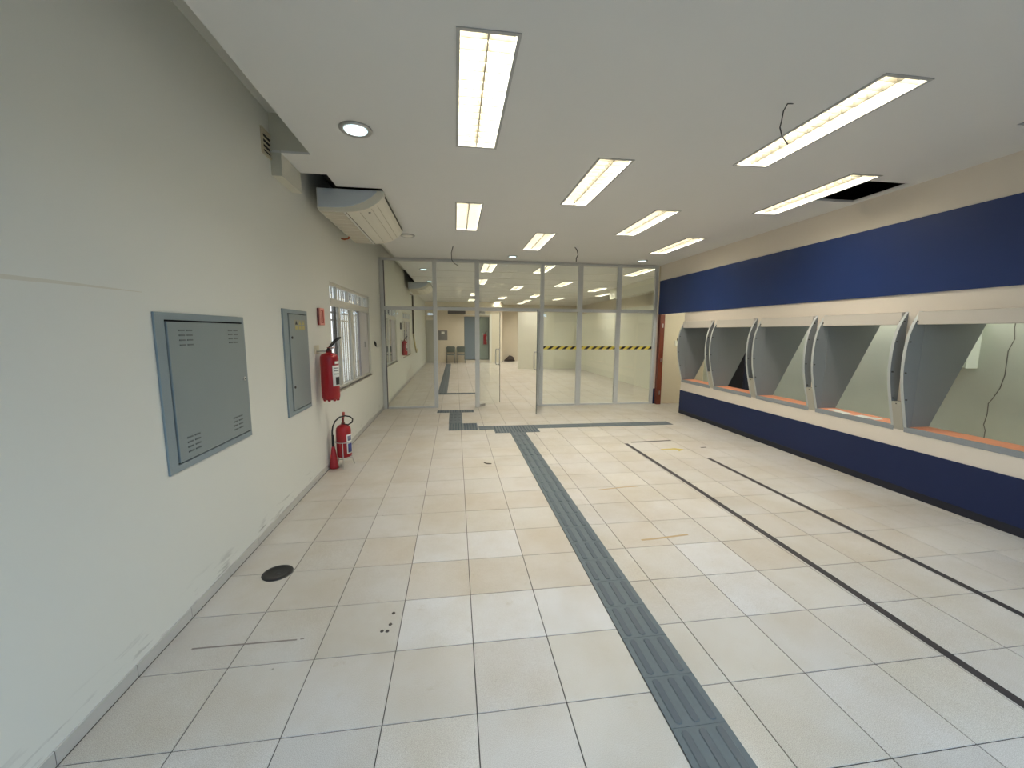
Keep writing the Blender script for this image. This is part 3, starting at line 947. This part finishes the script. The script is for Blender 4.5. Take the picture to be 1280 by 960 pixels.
al = thing('alarm_call_point', (0.0, 3.305, 1.70), 'faded red wall box with a pale face, beside the window', 'alarm')
part('casing', bx(0.0, 3.24, 1.705, 0.022, 3.388, 1.895), mat('dark_red_plastic', (110, 28, 26), 0.5), al, bevel=0.006)
part('front', MB().plate('x', 0.022, 0.036, 3.24, 3.388, 1.705, 1.895, [(3.262, 3.366, 1.728, 1.872)]), M_ALARM2, al, bevel=0.003)
part('red_surround', MB().plate('x', 0.021, 0.032, 3.262, 3.366, 1.728, 1.872, [(3.29, 3.342, 1.745, 1.862)]), M_ALARM, al)
part('window', bx(0.020, 3.29, 1.745, 0.028, 3.342, 1.862), M_ALARM3, al)

vg = thing('vent_grille', (0.0, 2.245, 3.06), 'small cream vent grille high on the left wall under the ceiling slot', 'vent')
part('frame', MB().plate('x', 0.0, 0.012, 2.135, 2.335, 3.065, 3.265, [(2.155, 2.315, 3.085, 3.245)]), mat('cream_vent', (190, 182, 158), 0.5), vg)
part('cavity', bx(0.0, 2.155, 3.085, 0.002, 2.315, 3.245), M_GAP, vg)
for k in range(4):
    z = 3.098 + k * 0.040
    part('slat', MB().prism([(0.002, z + 0.024), (0.012, z), (0.014, z + 0.003), (0.004, z + 0.027)], 'y', 2.155, 2.315), mat('cream_vent', (190, 182, 158), 0.5), vg)

def patch(cx, cy, r, a0, a1, z0, z1, n=8, t=0.0012):
    m = MB()
    for k in range(n + 1):
        a = a0 + (a1 - a0) * k / n
        for rr in (r, r + t):
            for z in (z0, z1):
                m.v.append((cx + rr * math.cos(a), cy + rr * math.sin(a), z))
    for k in range(n):
        i = k * 4
        m.face((i + 2, i + 6, i + 7, i + 3), 0, True)
        m.face((i, i + 1, i + 5, i + 4)); m.face((i + 1, i + 3, i + 7, i + 5)); m.face((i, i + 4, i + 6, i + 2))
    m.face((0, 2, 3, 1)); j = n * 4; m.face((j, j + 1, j + 3, j + 2))
    return m

def wall_extinguisher(cx, cy, z0, label, proto=None):
    r_ = 0.096
    t = thing('fire_extinguisher', (cx, cy, z0), label, 'fire extinguisher')
    body = [(0.070, 0.012), (0.086, 0.020), (r_, 0.045), (r_, 0.470), (0.093, 0.498), (0.080, 0.520), (0.056, 0.533), (0.032, 0.538), (0.030, 0.545)]
    part('cylinder', MB().lathe([(r, z0 + h) for r, h in body], (cx, cy, 0), 32), M_RED, t)
    foot = MB()
    for k in range(8):
        a = 2 * PI * k / 8
        foot.lathe([(0.012, z0), (0.017, z0 + 0.008), (0.017, z0 + 0.03)], (cx + 0.073 * math.cos(a), cy + 0.073 * math.sin(a), 0), 8)
    part('foot_ring', foot, M_RED, t)
    part('valve', MB().lathe([(0.030, z0 + 0.54), (0.030, z0 + 0.565), (0.018, z0 + 0.57), (0.018, z0 + 0.60)], (cx, cy, 0), 14), mat('dark_red_plastic', (110, 28, 26), 0.5), t)
    lv = MB().tube([(cx - 0.01, cy - 0.03, z0 + 0.565), (cx + 0.01, cy + 0.01, z0 + 0.60), (cx + 0.045, cy + 0.05, z0 + 0.655), (cx + 0.075, cy + 0.085, z0 + 0.69), (cx + 0.10, cy + 0.12, z0 + 0.705)], [0.011, 0.014, 0.018, 0.018, 0.010], 10)
    part('lever', lv, M_BLACK, t, label='black raised lever')
    part('pin', MB().tube([(cx + 0.02, cy - 0.02, z0 + 0.585), (cx + 0.06, cy + 0.01, z0 + 0.60)], 0.010), mat('pale_pin', (206, 180, 170), 0.5), t)
    lb = part('paper_label', patch(cx, cy, r_, -1.0, 0.15, z0 + 0.17, z0 + 0.40), M_PAPER, t, label='white instruction label')
    part('printed_block', patch(cx, cy, r_ + 0.0006, -0.65, 0.0, z0 + 0.185, z0 + 0.27), M_LABELK, lb)
    for q in (0.30, 0.335, 0.365):
        part('printed_line', patch(cx, cy, r_ + 0.0006, -0.85, -0.1, z0 + q, z0 + q + 0.012), mat('label_grey', (150, 150, 150), 0.6), lb)
    part('seal_tag', patch(cx, cy, r_, -0.7, 0.1, z0 + 0.415, z0 + 0.445), M_PAPER, t)
    part('bracket_plate', bx(0.0, cy - 0.075, z0 + 0.525, 0.006, cy + 0.075, z0 + 0.62), mat('cream_bracket', (206, 202, 180), 0.5), t, bevel=0.002)
    part('bracket_arm', MB().tube([(0.0, cy, z0 + 0.555), (cx - 0.02, cy, z0 + 0.555)], 0.010), M_STEEL, t)
    return t
wall_extinguisher(0.128, 3.165, 0.862, 'large red fire extinguisher hung on the left wall under the red alarm box')
x3 = wall_extinguisher(0.128, 10.15, 0.96, 'red fire extinguisher on the left wall beyond the glass, between two windows')
x3.scale = (0.76, 0.76, 0.76)
x3.location.x = 0.098
wall_extinguisher(0.128, 0, 0, 'x')  # prototype moved to the far doorway below
e3 = S.objects[-1] if False else [o for o in S.objects if o.get('label') == 'x' and o.name.startswith('fire_extinguisher')][0]
e3['label'] = 'small dark red fire extinguisher in the far doorway behind the glass'
e3.location = (3.10, Y_END + 0.36, 0.95)
for o in S.objects:
    if o.name.startswith('fire_extinguisher'):
        o['group'] = 'wall-hung fire extinguishers'
top('wall_sign', bx(0.0, 10.06, 1.69, 0.02, 10.26, 1.87), mat('dark_sign', (44, 48, 46), 0.5), 'small dark sign above the fire extinguisher beyond the glass', 'sign')

# CO2 extinguisher on its wire stand
cx, cy = 0.172, 3.42
f2 = thing('fire_extinguisher', (cx, cy, 0.12), 'red gas fire extinguisher with horn and black hose on the floor by the left wall', 'fire extinguisher')
part('cylinder', MB().lathe([(0.06, 0.125), (0.080, 0.135), (0.086, 0.155), (0.086, 0.450), (0.080, 0.485), (0.062, 0.510), (0.036, 0.524), (0.022, 0.53)], (cx, cy, 0), 28), M_RED, f2)
part('valve', MB().lathe([(0.022, 0.53), (0.022, 0.545), (0.014, 0.55), (0.014, 0.60)], (cx, cy, 0), 12), mat('dark_red_plastic', (110, 28, 26), 0.5), f2)
part('lever', MB().tube([(cx, cy, 0.585), (cx + 0.008, cy + 0.004, 0.63), (cx + 0.010, cy + 0.005, 0.675)], [0.010, 0.015, 0.014]), mat('orange_red_lever', (168, 66, 48), 0.5), f2, label='red lever')
rx, ry = 0.96, 0.28
hp = []
for u, z in ((0.0, 0.535), (0.06, 0.520), (0.105, 0.545), (0.115, 0.585), (0.085, 0.618), (0.03, 0.632), (-0.03, 0.620), (-0.08, 0.575), (-0.108, 0.515), (-0.118, 0.45), (-0.12, 0.40)):
    hp.append((cx + rx * u, cy + ry * u - 0.02, z))
part('hose', MB().tube(hp, 0.0085, 10), M_BLACK, f2, label='black looped hose')
hx, hy = cx - 0.12 * rx + 0.005, cy - 0.12 * ry - 0.02
part('horn_grip', MB().lathe([(0.014, 0.26), (0.016, 0.30), (0.014, 0.41)], (hx, hy, 0), 12), M_BLACK, f2)
part('horn', MB().lathe([(0.054, 0.006), (0.050, 0.03), (0.036, 0.14), (0.024, 0.23), (0.016, 0.27)], (hx, hy, 0), 20), M_HORN, f2, label='red discharge horn')
lb = part('paper_label', patch(cx, cy, 0.086, -0.95, 0.2, 0.175, 0.41), M_PAPER, f2, label='white and blue label')
part('printed_block', patch(cx, cy, 0.0866, -0.78, 0.0, 0.19, 0.30), M_LABELB, lb)
part('printed_block', patch(cx, cy, 0.0866, -0.8, -0.1, 0.335, 0.395), mat('label_grey_blue', (110, 116, 140), 0.6), lb)
wst = thing('extinguisher_stand', (cx, cy, 0.0), 'thin wire tripod stand under the red gas fire extinguisher', 'stand')
def ring(z, r):
    return MB().tube([(cx + r * math.cos(2 * PI * k / 20), cy + r * math.sin(2 * PI * k / 20), z) for k in range(20)], 0.005, 6, closed=True)
part('ring', ring(0.120, 0.092), M_STEEL, wst)
part('ring', ring(0.315, 0.093), M_STEEL, wst)
for a in (-1.48, 0.75, 2.55):
    c_, s_ = math.cos(a), math.sin(a)
    part('leg', MB().tube([(cx + 0.093 * c_, cy + 0.093 * s_, 0.315), (cx + 0.093 * c_, cy + 0.093 * s_, 0.115), (cx + 0.125 * c_, cy + 0.125 * s_, 0.006)], 0.005, 6), M_STEEL, wst)
part('seat_bar', MB().tube([(cx - 0.09, cy, 0.118), (cx + 0.09, cy, 0.118)], 0.005, 6), M_STEEL, wst)

# ================================================================== FLOOR THINGS
TW = 0.25
def make_tactile(kind):
    m = MB()
    m.box(-TW / 2 + 0.001, -TW / 2 + 0.001, 0.0006, TW / 2 - 0.001, TW / 2 - 0.001, 0.0045, 0)
    if kind == 'bar':
        for k in (-1, 0, 1):
            xc = k * 0.078
            pts = []
            for a in range(0, 181, 30):
                pts.append((xc + 0.019 * math.cos(math.radians(a)), 0.094 + 0.019 * math.sin(math.radians(a))))
            for a in range(180, 361, 30):
                pts.append((xc + 0.019 * math.cos(math.radians(a)), -0.094 + 0.019 * math.sin(math.radians(a))))
            n = len(pts); b = len(m.v)
            m.v += [(x, y, 0.0045) for x, y in pts] + [(xc + (x - xc) * 0.80, y * 0.975, 0.0085) for x, y in pts]
            for i in range(n):
                j = (i + 1) % n
                m.face((b + i, b + j, b + n + j, b + n + i), 0)
            m.face([b + n + i for i in range(n)], 1)
    else:
        for i in range(5):
            for j in range(5):
                x, y = (i - 2) * 0.048, (j - 2) * 0.048
                m.lathe([(0.014, 0.0045), (0.009, 0.0085)], (x, y, 0), 8, 1)
    return m.mesh('tactile_tile', [M_RUB, M_RUBBAR])
ME_BAR, ME_DOT = make_tactile('bar'), make_tactile('dot')
def lay(root, me, x, y, rot=0.0):
    o = bpy.data.objects.new('tactile_tile', me)
    COL.objects.link(o)
    o.parent = root
    o.location = (x - root.location.x, y - root.location.y, 0)
    o.rotation_euler = (0, 0, rot)
tp = thing('tactile_path', (2.525, 2.0, 0), 'dark grey rubber tactile path on the floor in front of the glass', 'tactile path', 'tactile paths')
for n in range(1, 25):
    lay(tp, ME_BAR, 2.525, 4.82 - TW * (n - 0.5))
for k in range(3):
    lay(tp, ME_DOT, 2.275 + TW * k, 4.945)
for k in range(14):
    x = 2.025 + TW * k
    lay(tp, ME_DOT if 1 <= k <= 3 else ME_BAR, x, 5.195, PI / 2)
for i in range(2):
    for j in range(2):
        lay(tp, ME_DOT, 1.51 + TW * i + 0.005, 5.195 + TW * j + 0.002)
for j in range(4):
    lay(tp, ME_BAR, 1.51, 5.697 + TW * j)
for k in range(3):
    lay(tp, ME_DOT, 1.26 + TW * k, 6.70)
tp2 = thing('tactile_path', (1.165, 12.0, 0), 'dark grey rubber tactile path running away beyond the glass to the chairs', 'tactile path', 'tactile paths')
for k in range(4):
    lay(tp2, ME_DOT, 1.165 + TW * k, 9.10)
for j in range(39):
    lay(tp2, ME_BAR, 1.165, 9.35 + TW * j)

def strip(path, w, z=0.0012):
    m = MB()
    for (a, b), (c, d) in zip(path, path[1:]):
        L = math.hypot(c - a, d - b)
        nx, ny = -(d - b) / L * w / 2, (c - a) / L * w / 2
        m.prism([(a + nx, b + ny), (c + nx, d + ny), (c - nx, d - ny), (a - nx, b - ny)], 'z', 0.0002, z)
    return m
top('floor_tape', strip([(4.030, 3.985), (4.05, 2.4), (4.045, 0.65), (4.035, 0.0), (4.03, -1.0)], 0.052), M_TAPE, 'long black floor tape nearer the dark tactile path', 'tape', 'black floor tapes')
top('floor_tape', strip([(4.828, 3.175), (4.832, 1.4), (4.836, 0.4), (4.835, -0.6)], 0.05), M_TAPE, 'long black floor tape nearer the navy panel on the right', 'tape', 'black floor tapes')
top('floor_tape', strip([(4.13, 4.04), (4.79, 4.07)], 0.04), M_TAPE, 'short black crosswise floor tape beyond the end of the long tape', 'tape', 'black floor tapes')
top('floor_arrow', MB().prism([(4.40, 3.66), (4.61, 3.665), (4.58, 3.70), (4.73, 3.605), (4.61, 3.525), (4.62, 3.60), (4.40, 3.63)], 'z', 0.0002, 0.0010), M_YELLOW, 'worn yellow arrow marking on the floor between the tapes', 'marking')
top('glue_streak', strip([(2.98, 1.30), (3.10, 1.305), (3.40, 1.335)], 0.022, 0.0008), M_STAIN, 'brown glue streak on a floor tile right of the tactile path', 'stain', 'glue streaks')
top('glue_streak', strip([(3.0, 2.33), (3.3, 2.37), (3.46, 2.375)], 0.018, 0.0008), M_STAIN, 'faint brown glue streak farther off between the tactile path and the long tape', 'stain', 'glue streaks')
top('floor_scrape', strip([(0.149, 0.553), (0.40, 0.552), (0.665, 0.549)], 0.010, 0.0008).prism([(0.68, 0.548), (0.70, 0.548), (0.70, 0.555), (0.68, 0.555)], 'z', 0.0002, 0.0008), M_SCRATCH, 'thin dark scrape across the two tiles near the left wall', 'scrape')
dm = thing('floor_socket', (0.303, 1.20, 0), 'round black floor socket cover on a tile near the left wall', 'floor socket')
part('cover', MB().lathe([(0.096, 0.0003), (0.096, 0.003), (0.088, 0.006), (0.070, 0.007), (0.066, 0.0055), (0.02, 0.0055)], (0.303, 1.20, 0), 32), M_BLACK, dm)
part('screw', MB().lathe([(0.012, 0.0055), (0.012, 0.008)], (0.318, 1.18, 0), 12), M_WIRE, dm)
part('screw', MB().lathe([(0.006, 0.006), (0.006, 0.008)], (0.375, 1.215, 0), 8), M_WIRE, dm)
lf = MB().prism([(1.86, 3.36), (1.90, 3.33), (1.945, 3.315), (1.955, 3.29), (1.90, 3.295), (1.87, 3.33)], 'z', 0.0003, 0.006)
top('debris', lf, M_SACK, 'small dark scrap lying on the floor left of the tactile path', 'scrap')
top('debris', strip([(5.02, 3.655), (5.11, 3.665)], 0.03), M_SACK, 'small dark scrap lying on the floor near the navy panel', 'scrap')
for q, (x, y) in enumerate(((1.146, 0.692), (1.142, 0.601), (1.104, 0.553), (1.133, 0.549))):
    top('debris', MB().lathe([(0.011, 0.0003), (0.008, 0.004), (0.003, 0.005)], (x, y, 0), 6), M_SACK,
        'tiny dark speck on the tile left of the whitish tiles', 'scrap', 'dark specks on one tile')

# ---- loose ceiling wires
def wire(path, r, label):
    top('hanging_wire', MB().tube(path, r, 6), M_WIRE, label, 'wire', 'loose wires hanging from the ceiling')
wire([(1.50, 5.86, 3.13), (1.47, 5.86, 3.02), (1.475, 5.86, 2.9), (1.52, 5.86, 2.84), (1.59, 5.86, 2.80)], 0.006, 'black wire hanging from the ceiling before the second transom pane from the left')
wire([(3.63, 5.56, 3.13), (3.67, 5.56, 3.08), (3.69, 5.56, 3.0), (3.66, 5.56, 2.94), (3.66, 5.56, 2.88)], 0.008, 'black wire hanging from the ceiling right of the middle partition post')
wire([(3.72, 1.0, 3.13), (3.68, 1.0, 3.126), (3.655, 1.0, 3.08), (3.648, 1.0, 3.02), (3.64, 1.0, 2.98), (3.66, 1.0, 2.93), (3.71, 1.0, 2.88)], 0.004, 'thin loose wire dangling from the ceiling left of the long louvred lamp')

# ================================================================== BACK ROOM THINGS
def make_chair():
    r = thing('visitor_chair', (0, 0, 0), 'x', 'chair', 'visitor chairs at the far wall')
    part('seat', bx(-0.22, -0.22, 0.42, 0.22, 0.20, 0.46), M_CHAIR, r, bevel=0.015)
    part('backrest', MB().prism([(-0.215, 0.60), (-0.17, 0.56), (0.17, 0.56), (0.215, 0.60), (0.23, 0.80), (0.18, 0.86), (-0.18, 0.86), (-0.23, 0.80)], 'y', 0.20, 0.235), M_CHAIR, r, bevel=0.008)
    for sx in (-0.2, 0.2):
        part('leg', MB().tube([(sx, -0.20, 0.42), (sx * 1.05, -0.22, 0.0)], 0.012), M_CHAIR, r)
        part('leg', MB().tube([(sx, 0.21, 0.84), (sx, 0.20, 0.42), (sx * 1.05, 0.24, 0.0)], 0.012), M_CHAIR, r)
    return r
ch = make_chair()
ch.location = (1.28, 19.52, 0)
ch['label'] = 'grey visitor chair at the far wall beyond the glass, left one of the pair'
c2 = copy_tree(ch)
c2.location = (1.80, 19.54, 0)
c2['label'] = 'grey visitor chair at the far wall beyond the glass, right one next to the doorway'
nb = thing('notice_board', (0.87, Y_END, 1.18), 'grey notice board with a white sheet on the far wall above the chairs', 'board')
part('panel', bx(0.64, Y_END - 0.02, 1.18, 1.11, Y_END, 1.68), M_BOARD, nb)
part('sheet', bx(0.80, Y_END - 0.024, 1.50, 0.96, Y_END - 0.02, 1.62), M_PAPER, nb)
d4 = struct('door_4', bx(2.02, Y_END + 0.30, 0.16, 2.66, Y_END + 0.34, 2.42), M_DOORG)
d5 = struct('door_5', bx(2.70, Y_END + 0.46, 0.16, 3.28, Y_END + 0.50, 2.42), mat('green_grey_door', (146, 158, 150), 0.35))
part('threshold', bx(1.98, Y_END + 0.10, 0.0, 3.32, Y_END + 0.9, 0.10), M_WHITE, d4)
part('back_panel', bx(1.9, Y_END + 0.9, 0.0, 3.4, Y_END + 0.95, 2.6), mat('dim_grey_wall', (120, 126, 120), 0.6), d4)
part('lintel', bx(1.98, Y_END + 0.12, 2.42, 3.32, Y_END + 0.5, 2.5), M_BACK, d4)
fr5 = struct('trim_8', bx(3.30, Y_END - 0.03, 0.0, 3.42, Y_END, 2.50).box(1.96, Y_END - 0.02, 2.48, 3.42, Y_END, 2.54), M_LAMPW)
gd = struct('door_6', bx(0.03, Y_END - 0.03, 0.0, 0.50, Y_END, 2.2), mat('pale_grey_door', (190, 188, 178), 0.3))
part('glazing', bx(0.36, Y_END - 0.035, 0.3, 0.44, Y_END - 0.028, 1.9), G_WIN, gd)
top('wall_fan', bx(1.15, Y_END - 0.36, 2.52, 2.05, Y_END - 0.02, 2.68), mat('dark_unit', (84, 82, 80), 0.5), 'dark slim unit mounted high on the far wall beyond the glass', 'air curtain', bevel=0.02)
rs = random.Random(5)
sk = MB()
n1, n2 = 14, 7
for j in range(n2):
    t = j / (n2 - 1)
    for i in range(n1):
        a = 2 * PI * i / n1
        rr = (1 - t ** 2.2) ** 0.5 if t < 1 else 0.02
        rr = max(rr, 0.03) * (1 + 0.18 * rs.uniform(-1, 1))
        sk.v.append((4.50 + 0.30 * rr * math.cos(a), 20.7 + 0.2 * rr * math.sin(a), 0.0 + 0.30 * t * (0.75 + 0.35 * math.sin(a * 1.5 + 1))))
for j in range(n2 - 1):
    for i in range(n1):
        k = (i + 1) % n1
        sk.face((j * n1 + i, j * n1 + k, (j + 1) * n1 + k, (j + 1) * n1 + i), 0, True)
sk.face([(n2 - 1) * n1 + i for i in range(n1)]); sk.face([i for i in range(n1)][::-1])
top('sack', sk, M_SACK, 'dark crumpled sack on the floor at the far end, right of the doorway', 'sack')
